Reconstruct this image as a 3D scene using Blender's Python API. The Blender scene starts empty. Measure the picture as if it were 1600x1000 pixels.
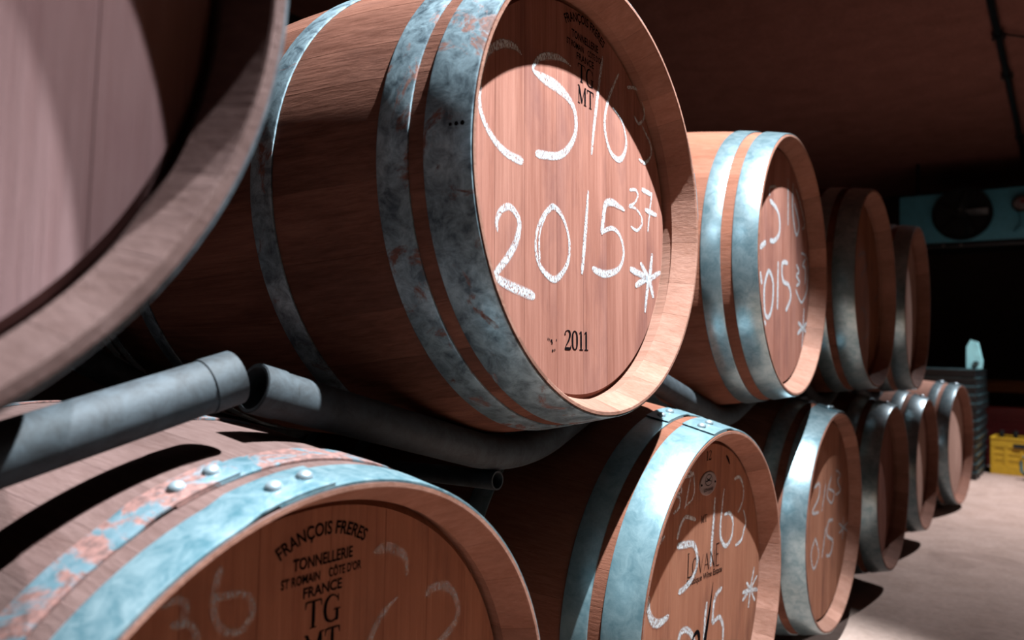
import bpy, bmesh, math, random
from mathutils import Vector, Matrix
from math import sin, cos, radians, pi, atan2, sqrt

scene = bpy.context.scene
COL = scene.collection
random.seed(7)

# ------------------------------------------------------------------ camera
def cam_matrix(loc, yaw, pitch, roll):
    y, p, r = radians(yaw), radians(pitch), radians(roll)
    f = Vector((-sin(y) * cos(p), cos(y) * cos(p), sin(p)))
    rt = Vector((cos(y), sin(y), 0))
    up = rt.cross(f)
    r2 = cos(r) * rt + sin(r) * up
    u2 = -sin(r) * rt + cos(r) * up
    m = Matrix((r2, u2, -f)).transposed().to_4x4()
    m.translation = loc
    return m

cd = bpy.data.cameras.new('camera')
cam = bpy.data.objects.new('camera', cd)
COL.objects.link(cam)
cam.matrix_world = cam_matrix(Vector((0.49, 0.0, 0.769)), 36.778, 2.619, 1.630)
cd.sensor_width = 36.0
cd.lens = 1167.74 / 1600 * 36
cd.clip_start = 0.02
cd.dof.use_dof = True
cd.dof.focus_distance = 1.02
cd.dof.aperture_fstop = 4.0
scene.camera = cam

# ------------------------------------------------------------------ world, lights, exposure
world = bpy.data.worlds.new('cellar_air')
scene.world = world
world.use_nodes = True
world.node_tree.nodes['Background'].inputs[0].default_value = (0.9, 0.55, 0.45, 1)
world.node_tree.nodes['Background'].inputs[1].default_value = 0.01

def spot(name, loc, target, watts, cone, blend, colour, radius):
    l = bpy.data.lights.new(name, 'SPOT')
    l.energy = watts
    l.spot_size = radians(cone)
    l.spot_blend = blend
    l.color = colour
    l.shadow_soft_size = radius
    o = bpy.data.objects.new(name, l)
    COL.objects.link(o)
    o.location = loc
    o.rotation_euler = (Vector(target) - Vector(loc)).to_track_quat('-Z', 'Y').to_euler()
    return o

# ceiling spotlights over the aisle, then an added warm fill lamp
spot('spotlight_near', (0.53, 0.92, 2.62), (-0.10, 1.04, 0.60), 1540, 58, 0.35, (0.82, 0.93, 1.0), 0.012)
spot('spotlight_aisle', (0.62, 0.60, 2.62), (0.06, -0.12, 0.88), 520, 34, 0.3, (0.86, 0.92, 1.0), 0.012)
spot('spotlight_far', (0.85, 5.75, 2.62), (0.12, 4.95, 0.10), 760, 98, 1.0, (0.92, 0.94, 1.0), 0.02)
spot('fill_light_aisle', (1.20, 0.90, 2.68), (1.20, 0.90, 0.0), 680, 48, 0.4, (1.0, 0.74, 0.52), 0.03)  # added lamp: its warm bounce off the floor brightens the shaded heads

vs = scene.view_settings
vs.view_transform = 'Standard'
vs.look = 'None'
vs.exposure = -0.06
vs.gamma = 1.0
vs.use_curve_mapping = False

# ------------------------------------------------------------------ helpers
def link(o, parent=None):
    COL.objects.link(o)
    if parent is not None:
        o.parent = parent
    return o

def mesh_from(name, verts, faces, mat=None, smooth=False, angle=35):
    me = bpy.data.meshes.new(name)
    me.from_pydata([tuple(v) for v in verts], [], faces)
    bm = bmesh.new()
    bm.from_mesh(me)
    bmesh.ops.recalc_face_normals(bm, faces=bm.faces)
    bm.to_mesh(me)
    bm.free()
    if mat:
        me.materials.append(mat)
    if smooth:
        me.polygons.foreach_set('use_smooth', [True] * len(me.polygons))
        me.set_sharp_from_angle(angle=radians(angle))
    me.update()
    return me

def obj(name, me, parent=None, loc=None, rot=None):
    o = bpy.data.objects.new(name, me)
    if loc is not None:
        o.location = loc
    if rot is not None:
        o.rotation_euler = rot
    return link(o, parent)

def tag(o, label=None, cat=None, group=None, kind=None):
    if label: o['label'] = label
    if cat: o['category'] = cat
    if group: o['group'] = group
    if kind: o['kind'] = kind
    return o

def empty(name, loc, label, cat, group=None):
    o = bpy.data.objects.new(name, None)
    o.empty_display_size = 0.1
    o.location = loc
    link(o)
    return tag(o, label, cat, group)

class MB:
    """collects simple solids into one mesh"""
    def __init__(self):
        self.v = []; self.f = []
    def add(self, vs, fs):
        n = len(self.v)
        self.v += [Vector(v) for v in vs]
        self.f += [tuple(i + n for i in f) for f in fs]
    def box(self, c, s, rot=None, b=0.0):
        bm = bmesh.new()
        bmesh.ops.create_cube(bm, size=1)
        for v in bm.verts:
            v.co = Vector((v.co.x * s[0], v.co.y * s[1], v.co.z * s[2]))
        if b:
            bmesh.ops.bevel(bm, geom=bm.edges[:], offset=b, segments=2, affect='EDGES', profile=0.5)
        if rot is not None:
            bmesh.ops.rotate(bm, cent=(0, 0, 0), matrix=rot, verts=bm.verts)
        bm.verts.index_update()
        self.add([v.co + Vector(c) for v in bm.verts], [[v.index for v in f.verts] for f in bm.faces])
        bm.free()
    def lathe(self, prof, c=(0, 0, 0), axis='Z', n=32, m=None):
        """prof: list of (r, h), closed by caps where r is 0"""
        vs = []; fs = []
        for r, h in prof:
            for k in range(n):
                a = 2 * pi * k / n
                p = Vector((r * cos(a), r * sin(a), h))
                if axis == 'X': p = Vector((p.z, p.x, p.y))
                if axis == 'Y': p = Vector((p.x, p.z, p.y))
                if m is not None: p = m @ p
                vs.append(p + Vector(c))
        for i in range(len(prof) - 1):
            for k in range(n):
                k2 = (k + 1) % n
                fs.append((i * n + k, i * n + k2, (i + 1) * n + k2, (i + 1) * n + k))
        for i in (0, len(prof) - 1):
            if prof[i][0] > 1e-6 and prof[0] != prof[-1]:
                fs.append(tuple(i * n + k for k in range(n)))
        self.add(vs, fs)
    def tube(self, path, ro, ri=None, n=20):
        """sweep of a round tube along a polyline; hollow with open ends if ri is given"""
        path = [Vector(p) for p in path]
        rings = []
        radii = [ro] if ri is None else [ro, ri]
        for rad in radii:
            for i, p in enumerate(path):
                t = (path[min(i + 1, len(path) - 1)] - path[max(i - 1, 0)]).normalized()
                ref = Vector((1, 0, 0)) if abs(t.x) < 0.8 else Vector((0, 0, 1))
                a = t.cross(ref).normalized(); b = t.cross(a).normalized()
                rings.append([p + rad * (cos(2 * pi * k / n) * a + sin(2 * pi * k / n) * b) for k in range(n)])
        np_ = len(path)
        vs = [v for r in rings for v in r]; fs = []
        def strip(i, j):
            for k in range(n):
                fs.append((i * n + k, i * n + (k + 1) % n, j * n + (k + 1) % n, j * n + k))
        for i in range(np_ - 1): strip(i, i + 1)
        if ri is None:
            fs.append(tuple(range(n))); fs.append(tuple((np_ - 1) * n + k for k in range(n)))
        else:
            for i in range(np_, 2 * np_ - 1): strip(i, i + 1)
            strip(0, np_); strip(np_ - 1, 2 * np_ - 1)
        self.add(vs, fs)
    def mesh(self, name, mat, smooth=True, angle=35):
        return mesh_from(name, self.v, self.f, mat, smooth, angle)
    def build(self, name, mat, parent=None, loc=None, rot=None, smooth=True, angle=35):
        return obj(name, self.mesh(name, mat, smooth, angle), parent, loc, rot)

# ------------------------------------------------------------------ materials
KD = 0.42      # scales wood, hoop and chalk colours down so bounced light leaves deeper shade
def dk(c): return tuple(x * KD for x in c)

def nodes_of(name):
    m = bpy.data.materials.new(name)
    m.use_nodes = True
    nt = m.node_tree
    return m, nt, nt.nodes, nt.links, nt.nodes['Principled BSDF']

def ramp(N, stops):
    r = N.new('ShaderNodeValToRGB')
    e = r.color_ramp.elements
    while len(e) < len(stops): e.new(0.5)
    for el, (p, c) in zip(e, stops):
        el.position = p
        el.color = (*c, 1) if len(c) == 3 else c
    return r

def noise(N, L, vec, scale, detail=6, rough=0.6, dist=0.0):
    n = N.new('ShaderNodeTexNoise')
    n.inputs['Scale'].default_value = scale
    n.inputs['Detail'].default_value = detail
    n.inputs['Roughness'].default_value = rough
    n.inputs['Distortion'].default_value = dist
    L.new(vec, n.inputs['Vector'])
    return n

def coords(N, L, scale=(1, 1, 1), rnd=True):
    tc = N.new('ShaderNodeTexCoord')
    mp = N.new('ShaderNodeMapping')
    mp.inputs['Scale'].default_value = scale
    src = tc.outputs['Object']
    if rnd:
        oi = N.new('ShaderNodeObjectInfo')
        ml = N.new('ShaderNodeMath'); ml.operation = 'MULTIPLY'; ml.inputs[1].default_value = 37.0
        L.new(oi.outputs['Random'], ml.inputs[0])
        ad = N.new('ShaderNodeVectorMath'); ad.operation = 'ADD'
        L.new(src, ad.inputs[0]); L.new(ml.outputs[0], ad.inputs[1])
        src = ad.outputs[0]
    L.new(src, mp.inputs['Vector'])
    return tc, src, mp.outputs['Vector']

def mixc(N, L, fac, a, b, mode='MIX'):
    m = N.new('ShaderNodeMix'); m.data_type = 'RGBA'; m.blend_type = mode
    for s, v in ((m.inputs[0], fac), (m.inputs[6], a), (m.inputs[7], b)):
        if hasattr(v, 'is_linked') or hasattr(v, 'links'): L.new(v, s)
        elif isinstance(v, (int, float)): s.default_value = v
        else: s.default_value = (*v, 1)
    return m.outputs[2]

def wood(name, dark, light, stain, grain_axis, vary=0.16, rough=0.7, bump=0.55, stain_amt=0.5):
    dark, light, stain = dk(dark), dk(light), dk(stain)
    m, nt, N, L, P = nodes_of(name)
    sc = [190, 190, 190]; sc['XYZ'.index(grain_axis)] = 6.0
    tc, src, vec = coords(N, L, sc)
    fine = noise(N, L, vec, 1.0, 8, 0.7)
    sc2 = [22, 22, 22]; sc2['XYZ'.index(grain_axis)] = 2.2
    mp2 = N.new('ShaderNodeMapping'); mp2.inputs['Scale'].default_value = sc2; L.new(src, mp2.inputs['Vector'])
    broad = noise(N, L, mp2.outputs[0], 1.0, 4, 0.55, 0.6)
    r1 = ramp(N, [(0.30, dark), (0.66, light)])
    avg = N.new('ShaderNodeMath'); avg.operation = 'MULTIPLY_ADD'; avg.inputs[1].default_value = 0.55
    half = N.new('ShaderNodeMath'); half.operation = 'MULTIPLY'; half.inputs[1].default_value = 0.45
    L.new(broad.outputs['Fac'], half.inputs[0])
    L.new(fine.outputs['Fac'], avg.inputs[0]); L.new(half.outputs[0], avg.inputs[2])
    L.new(avg.outputs[0], r1.inputs[0])
    # wine stains and dirt
    mp3 = N.new('ShaderNodeMapping'); s3 = [11, 11, 11]; s3['XYZ'.index(grain_axis)] = 5; mp3.inputs['Scale'].default_value = s3
    L.new(src, mp3.inputs['Vector'])
    blot = noise(N, L, mp3.outputs[0], 1.0, 5, 0.6, 0.3)
    rb = ramp(N, [(0.50, (0, 0, 0)), (0.74, (stain_amt,) * 3)])
    L.new(blot.outputs['Fac'], rb.inputs[0])
    c = mixc(N, L, rb.outputs[0], r1.outputs[0], stain)
    oi = N.new('ShaderNodeObjectInfo')
    mr = N.new('ShaderNodeMapRange'); mr.inputs[3].default_value = 1 - vary; mr.inputs[4].default_value = 1 + vary
    L.new(oi.outputs['Random'], mr.inputs[0])
    hs = N.new('ShaderNodeHueSaturation')
    L.new(mr.outputs[0], hs.inputs['Value']); L.new(c, hs.inputs['Color'])
    L.new(hs.outputs[0], P.inputs['Base Color'])
    P.inputs['Roughness'].default_value = rough
    P.inputs['Specular IOR Level'].default_value = 0.02
    bp = N.new('ShaderNodeBump'); bp.inputs['Strength'].default_value = bump; bp.inputs['Distance'].default_value = 0.002
    L.new(fine.outputs['Fac'], bp.inputs['Height']); L.new(bp.outputs[0], P.inputs['Normal'])
    return m

def hoop_mat(name, lo, hi, rust_at, metallic=0.45, rough=0.42, patch=14.0, rust=(0.20, 0.065, 0.04)):
    """galvanised strip with patina; rust_at: noise level above which it rusts (1 = none)"""
    lo, hi, rust = dk(lo), dk(hi), dk(rust)
    m, nt, N, L, P = nodes_of(name)
    tc, src, vec = coords(N, L, (1, 1, 1))
    a = noise(N, L, vec, 42, 9, 0.72, 0.5)
    b = noise(N, L, vec, patch, 9, 0.7, 0.9)
    d = noise(N, L, vec, 150, 3, 0.6)
    r = ramp(N, [(0.36, lo), (0.62, hi)])
    L.new(a.outputs['Fac'], r.inputs[0])
    k = ramp(N, [(max(rust_at - 0.02, 0), (0, 0, 0)), (min(rust_at + 0.035, 1), (1, 1, 1))])
    L.new(b.outputs['Fac'], k.inputs[0])
    rr = ramp(N, [(0.35, tuple(x * 0.6 for x in rust)), (0.65, tuple(min(1, x * 1.5) for x in rust))])
    L.new(d.outputs['Fac'], rr.inputs[0])
    c = mixc(N, L, k.outputs[0], r.outputs[0], rr.outputs[0])
    L.new(c, P.inputs['Base Color'])
    inv = N.new('ShaderNodeMath'); inv.operation = 'MULTIPLY_ADD'; inv.inputs[1].default_value = -metallic; inv.inputs[2].default_value = metallic
    L.new(k.outputs[0], inv.inputs[0]); L.new(inv.outputs[0], P.inputs['Metallic'])
    ro = N.new('ShaderNodeMath'); ro.operation = 'MULTIPLY_ADD'; ro.inputs[1].default_value = 0.35; ro.inputs[2].default_value = rough
    L.new(k.outputs[0], ro.inputs[0]); L.new(ro.outputs[0], P.inputs['Roughness'])
    bp = N.new('ShaderNodeBump'); bp.inputs['Strength'].default_value = 0.15; bp.inputs['Distance'].default_value = 0.002
    L.new(a.outputs['Fac'], bp.inputs['Height']); L.new(bp.outputs[0], P.inputs['Normal'])
    return m

def plain(name, col, rough=0.5, metallic=0.0, var=0.25, scale=30, spec=0.5):
    m, nt, N, L, P = nodes_of(name)
    tc, src, vec = coords(N, L, (1, 1, 1))
    n = noise(N, L, vec, scale, 4)
    r = ramp(N, [(0.3, tuple(c * (1 - var) for c in col)), (0.7, tuple(min(1, c * (1 + var)) for c in col))])
    L.new(n.outputs['Fac'], r.inputs[0]); L.new(r.outputs[0], P.inputs['Base Color'])
    P.inputs['Roughness'].default_value = rough
    P.inputs['Metallic'].default_value = metallic
    P.inputs['Specular IOR Level'].default_value = spec
    return m

def chalk_mat(name, cover, density):
    """powdery strokes that let the wood grain through"""
    m, nt, N, L, P = nodes_of(name)
    tc, src, vec = coords(N, L, (1, 1, 0.35), rnd=False)
    n = noise(N, L, vec, 620, 3, 0.75)
    r = ramp(N, [(density - 0.03, (0, 0, 0)), (density + 0.10, (cover,) * 3)])
    L.new(n.outputs['Fac'], r.inputs[0])
    # powder thins out towards the borders of a stroke (u runs 0..1 across it)
    at = N.new('ShaderNodeAttribute'); at.attribute_name = 'across'
    e = ramp(N, [(0.0, (0.0,) * 3), (0.22, (1,) * 3), (0.78, (1,) * 3), (1.0, (0.0,) * 3)])
    L.new(at.outputs['Fac'], e.inputs[0])
    big = noise(N, L, src, 90, 3, 0.6)
    rb = ramp(N, [(0.25, (0.55,) * 3), (0.55, (1,) * 3)])
    L.new(big.outputs['Fac'], rb.inputs[0])
    mu = N.new('ShaderNodeMath'); mu.operation = 'MULTIPLY'
    L.new(e.outputs[0], mu.inputs[0]); L.new(rb.outputs[0], mu.inputs[1])
    ad = N.new('ShaderNodeMath'); ad.operation = 'MULTIPLY'
    L.new(r.outputs[0], ad.inputs[0]); L.new(mu.outputs[0], ad.inputs[1])
    pw = N.new('ShaderNodeMath'); pw.operation = 'POWER'; pw.inputs[1].default_value = 0.8
    L.new(ad.outputs[0], pw.inputs[0])
    P.inputs['Base Color'].default_value = (*dk((0.93, 0.97, 1.0)), 1)
    P.inputs['Roughness'].default_value = 0.95
    P.inputs['Specular IOR Level'].default_value = 0.0
    L.new(pw.outputs[0], P.inputs['Alpha'])
    return m

M = {}
M['head_red'] = wood('oak_head_red', (0.30, 0.105, 0.072), (0.60, 0.275, 0.205), (0.16, 0.07, 0.075), 'Z', 0.06)
M['head_brown'] = wood('oak_head_brown', (0.33, 0.12, 0.07), (0.56, 0.25, 0.155), (0.14, 0.06, 0.05), 'Z', 0.06)
M['head_mauve'] = wood('oak_head_mauve', (0.36, 0.195, 0.185), (0.52, 0.32, 0.31), (0.30, 0.13, 0.15), 'Z', 0.05)
M['stave_red'] = wood('oak_stave_red', (0.12, 0.042, 0.026), (0.34, 0.145, 0.10), (0.10, 0.045, 0.035), 'X', 0.14)
M['stave_grey'] = wood('oak_stave_grey', (0.14, 0.078, 0.066), (0.27, 0.168, 0.15), (0.11, 0.06, 0.055), 'X', 0.12)
M['stave_pale'] = wood('oak_stave_pale', (0.22, 0.075, 0.042), (0.40, 0.16, 0.105), (0.2, 0.09, 0.06), 'X', 0.12)
M['stave_raw'] = wood('oak_stave_raw', (0.34, 0.15, 0.10), (0.54, 0.28, 0.21), (0.2, 0.09, 0.06), 'X', 0.14)
M['head_lit_tone'] = wood('oak_head_lit_tone', (0.60, 0.34, 0.26), (0.95, 0.60, 0.48), (0.4, 0.2, 0.16), 'Z', 0.06)  # far heads: stronger lamp light put into a paler oak colour
M['stave_lit_tone'] = wood('oak_stave_lit_tone', (0.42, 0.20, 0.14), (0.70, 0.37, 0.28), (0.3, 0.15, 0.1), 'X', 0.1)  # far staves, paled in colour likewise to seem better lit
M['stave_dark'] = wood('oak_stave_dark', (0.07, 0.03, 0.02), (0.15, 0.07, 0.05), (0.05, 0.03, 0.02), 'X', 0.12)  # darkened so the nearest barrel bounces little light onto its neighbour
M['hoop_dark'] = hoop_mat('hoop_dark', (0.06, 0.08, 0.10), (0.20, 0.25, 0.28), 0.62)  # hoops of the nearest barrel, darkened too against bounced light
M['hoop_worn'] = hoop_mat('hoop_worn', (0.09, 0.13, 0.16), (0.50, 0.66, 0.73), 0.58)
M['hoop_cyan'] = hoop_mat('hoop_cyan', (0.10, 0.24, 0.29), (0.36, 0.50, 0.54), 0.66)
M['hoop_rust'] = hoop_mat('hoop_rust', (0.12, 0.26, 0.31), (0.32, 0.46, 0.52), 0.47, rust=(0.24, 0.105, 0.085))
M['hoop_teal'] = hoop_mat('hoop_teal', (0.19, 0.33, 0.375), (0.36, 0.52, 0.56), 1.0, 0.35, 0.36)
M['hoop_steel'] = hoop_mat('hoop_steel', (0.26, 0.40, 0.45), (0.52, 0.66, 0.70), 1.0, 0.75, 0.30)
M['rivet'] = plain('rivet_steel', (0.32, 0.38, 0.41), 0.35, 0.7, 0.15)
M['chalk'] = chalk_mat('chalk_white', 1.0, 0.44)
M['chalk_faint'] = chalk_mat('chalk_faint', 0.42, 0.46)
M['ink'] = plain('stencil_ink', (0.004, 0.003, 0.0035), 0.9, 0, 0.3, 200, 0.0)
M['tube'] = hoop_mat('cradle_tube', (0.006, 0.009, 0.012), (0.05, 0.066, 0.078), 0.85, 0.05, 0.75)
M['medal'] = plain('medallion_metal', (0.20, 0.15, 0.14), 0.45, 0.4)
M['black_plastic'] = plain('black_plastic', (0.012, 0.016, 0.018), 0.35)
M['black_hole'] = plain('fan_black', (0.004, 0.004, 0.005), 0.9)
M['panel'] = plain('unit_panel', (0.10, 0.42, 0.55), 0.5, 0.2, 0.1)
M['yellow'] = plain('yellow_plastic', (0.62, 0.36, 0.02), 0.5, 0, 0.12)
M['red'] = plain('red_plastic', (0.20, 0.02, 0.022), 0.5, 0, 0.15)
M['timber'] = wood('shelf_timber', (0.26, 0.10, 0.04), (0.46, 0.20, 0.09), (0.12, 0.05, 0.03), 'X')
M['bottle'] = plain('bottle_glass', (0.010, 0.014, 0.013), 0.15)
M['pale_teal'] = plain('pale_teal_plastic', (0.35, 0.72, 0.74), 0.4, 0, 0.15)
M['dark_teal'] = plain('dark_teal_plastic', (0.03, 0.16, 0.19), 0.35, 0, 0.3)
M['pipe'] = plain('dark_pipe', (0.02, 0.03, 0.035), 0.3, 0.6)
M['brass'] = plain('valve_metal', (0.30, 0.30, 0.30), 0.35, 0.8)

def concrete(name, a, b, stain, rough=0.85, stain_lo=0.56):
    m, nt, N, L, P = nodes_of(name)
    tc, src, vec = coords(N, L, (1, 1, 1), rnd=False)
    n1 = noise(N, L, vec, 5.5, 8, 0.65, 0.3)
    n2 = noise(N, L, vec, 45, 5, 0.7)
    r = ramp(N, [(0.3, a), (0.7, b)]); L.new(n1.outputs['Fac'], r.inputs[0])
    k = ramp(N, [(stain_lo, (0, 0, 0)), (stain_lo + 0.16, (0.6,) * 3)])
    n3 = noise(N, L, vec, 2.3, 6, 0.6, 0.8); L.new(n3.outputs['Fac'], k.inputs[0])
    c = mixc(N, L, k.outputs[0], r.outputs[0], stain)
    r2 = ramp(N, [(0.3, (0.82,) * 3), (0.7, (1.1,) * 3)]); L.new(n2.outputs['Fac'], r2.inputs[0])
    c = mixc(N, L, 1.0, c, r2.outputs[0], 'MULTIPLY')
    L.new(c, P.inputs['Base Color']); P.inputs['Roughness'].default_value = rough
    P.inputs['Specular IOR Level'].default_value = 0.1
    bp = N.new('ShaderNodeBump'); bp.inputs['Strength'].default_value = 0.2; bp.inputs['Distance'].default_value = 0.004
    L.new(n2.outputs['Fac'], bp.inputs['Height']); L.new(bp.outputs[0], P.inputs['Normal'])
    return m
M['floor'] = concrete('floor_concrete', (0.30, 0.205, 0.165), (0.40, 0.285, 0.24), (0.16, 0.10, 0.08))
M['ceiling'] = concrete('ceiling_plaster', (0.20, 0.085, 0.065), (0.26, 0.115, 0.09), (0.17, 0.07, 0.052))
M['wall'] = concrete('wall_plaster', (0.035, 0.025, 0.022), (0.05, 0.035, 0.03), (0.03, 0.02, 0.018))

# ------------------------------------------------------------------ the cellar
def slab(name, lo, hi, mat):
    b = MB()
    c = [(lo[i] + hi[i]) / 2 for i in range(3)]; s = [hi[i] - lo[i] for i in range(3)]
    b.box(c, s)
    return tag(b.build(name, mat, smooth=False), kind='structure')
X0, X1, Y0, Y1, ZC = -3.2, 3.0, -3.0, 9.6, 2.75
slab('floor', (X0, Y0, -0.1), (X1, Y1, 0.0), M['floor'])
slab('ceiling', (X0, Y0, ZC), (X1, Y1, ZC + 0.1), M['ceiling'])
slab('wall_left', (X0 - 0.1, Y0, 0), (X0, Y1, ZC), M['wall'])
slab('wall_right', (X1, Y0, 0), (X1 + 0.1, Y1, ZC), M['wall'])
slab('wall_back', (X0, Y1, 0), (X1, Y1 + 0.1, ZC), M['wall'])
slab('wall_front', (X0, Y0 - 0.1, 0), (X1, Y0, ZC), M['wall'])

# ------------------------------------------------------------------ barrels
BL = 0.92          # barrel length
HEAD_DEPTH = {'U2': 0.052, 'L2': 0.036, 'U3': 0.038, 'L3': 0.030}      # depth of the head below the rim
HD = 0.0475

def make_staves(root, R, Rb, mat, raw, lip=0.004):
    """thirty staves of three widths; alike staves share their mesh"""
    Ro = R - 0.0025
    def rad(s): return Rb - (Rb - Ro) * ((s - BL / 2) / (BL / 2)) ** 2
    S = [0, 0.02, 0.05, 0.09, 0.14, 0.2, 0.27, 0.34, 0.4, 0.46]
    S = S + [BL - s for s in S[-2::-1]]
    outer = [(s, rad(s)) for s in S]
    half = [(0.0, R - 0.0025 - lip), (0.0015, R - 0.0038 - lip), (0.038, R - 0.0225), (0.0385, R - 0.0205), (0.056, R - 0.0195), (0.062, R - 0.0225), (0.12, rad(0.12) - 0.027), (0.28, rad(0.28) - 0.026), (0.46, rad(0.46) - 0.026)]
    inner = half + [(BL - s, r) for s, r in half[-2::-1]]
    loop = outer + inner[::-1]
    no, nl = len(outer), len(loop)
    meshes = []
    for w in (9.6, 12.0, 14.4):
        h = radians(w) / 2 - 0.00008 / R
        e = 0.0005 / R
        ang = [-h, -h + e, -h / 2, 0, h / 2, h - e, h]
        vs, fs = [], []
        for i, a in enumerate(ang):
            drop = 0.0002 if i in (0, len(ang) - 1) else 0.0
            for j, (s, r) in enumerate(loop):
                rr = r - drop if j < no else r + drop
                vs.append((BL / 2 - s, rr * sin(a), rr * cos(a)))
        for i in range(len(ang) - 1):
            for j in range(nl):
                j2 = (j + 1) % nl
                fs.append((i * nl + j, i * nl + j2, (i + 1) * nl + j2, (i + 1) * nl + j))
        k = len(ang) - 1
        # side faces, quad by quad between outer and inner line
        def cap(i):
            a, b = 0, nl - 1
            out = []
            while b - a > 1:
                if (a < no - 1) and (loop[a + 1][0] <= loop[b - 1][0] or b - 1 <= no - 1):
                    out.append((i * nl + a, i * nl + a + 1, i * nl + b)); a += 1
                else:
                    out.append((i * nl + a, i * nl + b - 1, i * nl + b)); b -= 1
            return out
        fs += cap(0) + cap(k)
        me = mesh_from('stave', vs, fs, mat, True, 12)
        me.materials.append(raw)               # unweathered wood of the chime, inside the rim
        idx = []
        for p in me.polygons:
            js = [v % nl for v in p.vertices]
            idx.append(0 if all(j < no for j in js) else 1)
        me.polygons.foreach_set('material_index', idx)
        meshes.append((w, me))
    order = [0, 1, 2] * 10
    random.shuffle(order)
    a = random.uniform(0, 12)
    for q in order:
        w, me = meshes[q]
        a += w / 2
        obj('stave', me, root, (0, 0, Rb), (radians(a), 0, 0))
        a += w / 2
    return rad

def make_head(root, R, Rb, mat, side=1, HD=0.0475):
    """flat head of eight vertical boards with a chamfered border"""
    rf, rk = R - 0.0285, R - 0.0212
    ws = [1.0, 0.9, 1.15, 1.0, 0.95, 1.1, 0.9, 1.0]
    random.shuffle(ws)
    tot = sum(ws); u = -rf
    for i, w in enumerate(ws):
        u1 = u + 2 * rf * w / tot
        g = 0.00012
        def outline(r, a, b, x, m=16):
            a = max(a, -r * 0.9999); b = min(b, r * 0.9999)
            pts = []
            for k in range(m + 1):
                t = a + (b - a) * k / m
                pts.append((x, t, -sqrt(max(r * r - t * t, 0))))
            for k in range(m + 1):
                t = b + (a - b) * k / m
                pts.append((x, t, sqrt(max(r * r - t * t, 0))))
            return pts
        lo = -9 if i == 0 else u + g
        hi = 9 if i == 7 else u1 - g
        A = outline(rf, lo + (0 if i == 0 else 0.0003), hi - (0 if i == 7 else 0.0003), 0.0)
        B = outline(rf + 0.0002, lo, hi, -0.0004)
        C = outline(rk, lo, hi, -0.0075)
        D = outline(rk, lo, hi, -0.018)
        n = len(A); vs = A + B + C + D
        fs = [tuple(range(n)), tuple(range(3 * n, 4 * n))]
        for k in range(3):
            for j in range(n):
                j2 = (j + 1) % n
                fs.append((k * n + j, k * n + j2, (k + 1) * n + j2, (k + 1) * n + j))
        me = mesh_from('head_board', vs, fs, mat, False)
        obj('head_board', me, root, (side * (BL / 2 - HD), 0, Rb), (0, 0, 0 if side > 0 else pi))
        u = u1

def make_hoop(root, rad, Rb, s0, s1, joint, lapdir, mat, rivets=True, n=112):
    """iron strip closed by an overlap with two rivets; joint = angle of the overlap (90 = top)"""
    T = 0.0026
    lap = radians(15)
    j0 = radians(joint)
    tot = 2 * pi + lap
    vs, fs = [], []
    ss = [s0, s0 + 0.002, s1 - 0.002, s1]
    steps = n + 6
    for k in range(steps + 1):
        t = tot * k / steps
        a = j0 + lapdir * (t - lap)
        x = min(max((t - (2 * pi - radians(4))) / radians(3.6), 0), 1)
        off = 0.0004 + (T + 0.0003) * x * x * (3 - 2 * x)
        ring = []
        for q, s in enumerate(ss):
            ro = rad(s) + off + T - (0.0006 if q in (0, 3) else 0)
            ring.append((s, ro))
        for s in (s1, s0):
            ring.append((s, rad(s) + off))
        # slightly rounded free end
        for (s, r) in ring:
            bow = 0.0
            if k in (0, steps):
                mid = (s - (s0 + s1) / 2) / ((s1 - s0) / 2)
                bow = (0.012 * mid * mid) / r * (-1 if k == steps else 1) * lapdir
            vs.append((BL / 2 - s, r * cos(a + bow), r * sin(a + bow)))
    m = 6
    for k in range(steps):
        for j in range(m):
            j2 = (j + 1) % m
            fs.append((k * m + j, k * m + j2, (k + 1) * m + j2, (k + 1) * m + j))
    fs.append(tuple(range(m))); fs.append(tuple(steps * m + j for j in range(m)))
    h = obj('hoop', mesh_from('hoop', vs, fs, mat, True, 30), root, (0, 0, Rb))
    if rivets:
        sm = (s0 + s1) / 2
        for d in (0.32, 0.70):
            a = j0 - lapdir * lap * d + lapdir * 0.0
            r = rad(sm) + 2 * T + 0.0008
            b = MB()
            b.lathe([(0.0076, -0.001), (0.0074, 0.0014), (0.0060, 0.0034), (0.0036, 0.0049), (0.0, 0.0054)], n=16)
            o = b.build('rivet', M['rivet'], h, (BL / 2 - sm, r * cos(a), r * sin(a)))
            o.rotation_euler = Vector((0, cos(a), sin(a))).to_track_quat('Z', 'Y').to_euler()
    return h

def catmull(pts, sub=5):
    if len(pts) < 3:
        a, b = pts[0], pts[-1]
        return [tuple(a[i] + (b[i] - a[i]) * k / sub for i in range(3)) for k in range(sub + 1)]
    out = []
    P = [pts[0]] + list(pts) + [pts[-1]]
    for i in range(1, len(P) - 2):
        for k in range(sub):
            t = k / sub
            q = []
            for d in range(3):
                p0, p1, p2, p3 = P[i - 1][d], P[i][d], P[i + 1][d], P[i + 2][d]
                q.append(0.5 * (2 * p1 + (p2 - p0) * t + (2 * p0 - 5 * p1 + 4 * p2 - p3) * t * t + (3 * p1 - p0 - 3 * p2 + p3) * t ** 3))
            out.append(tuple(q))
    out.append(tuple(pts[-1]))
    return out

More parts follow.
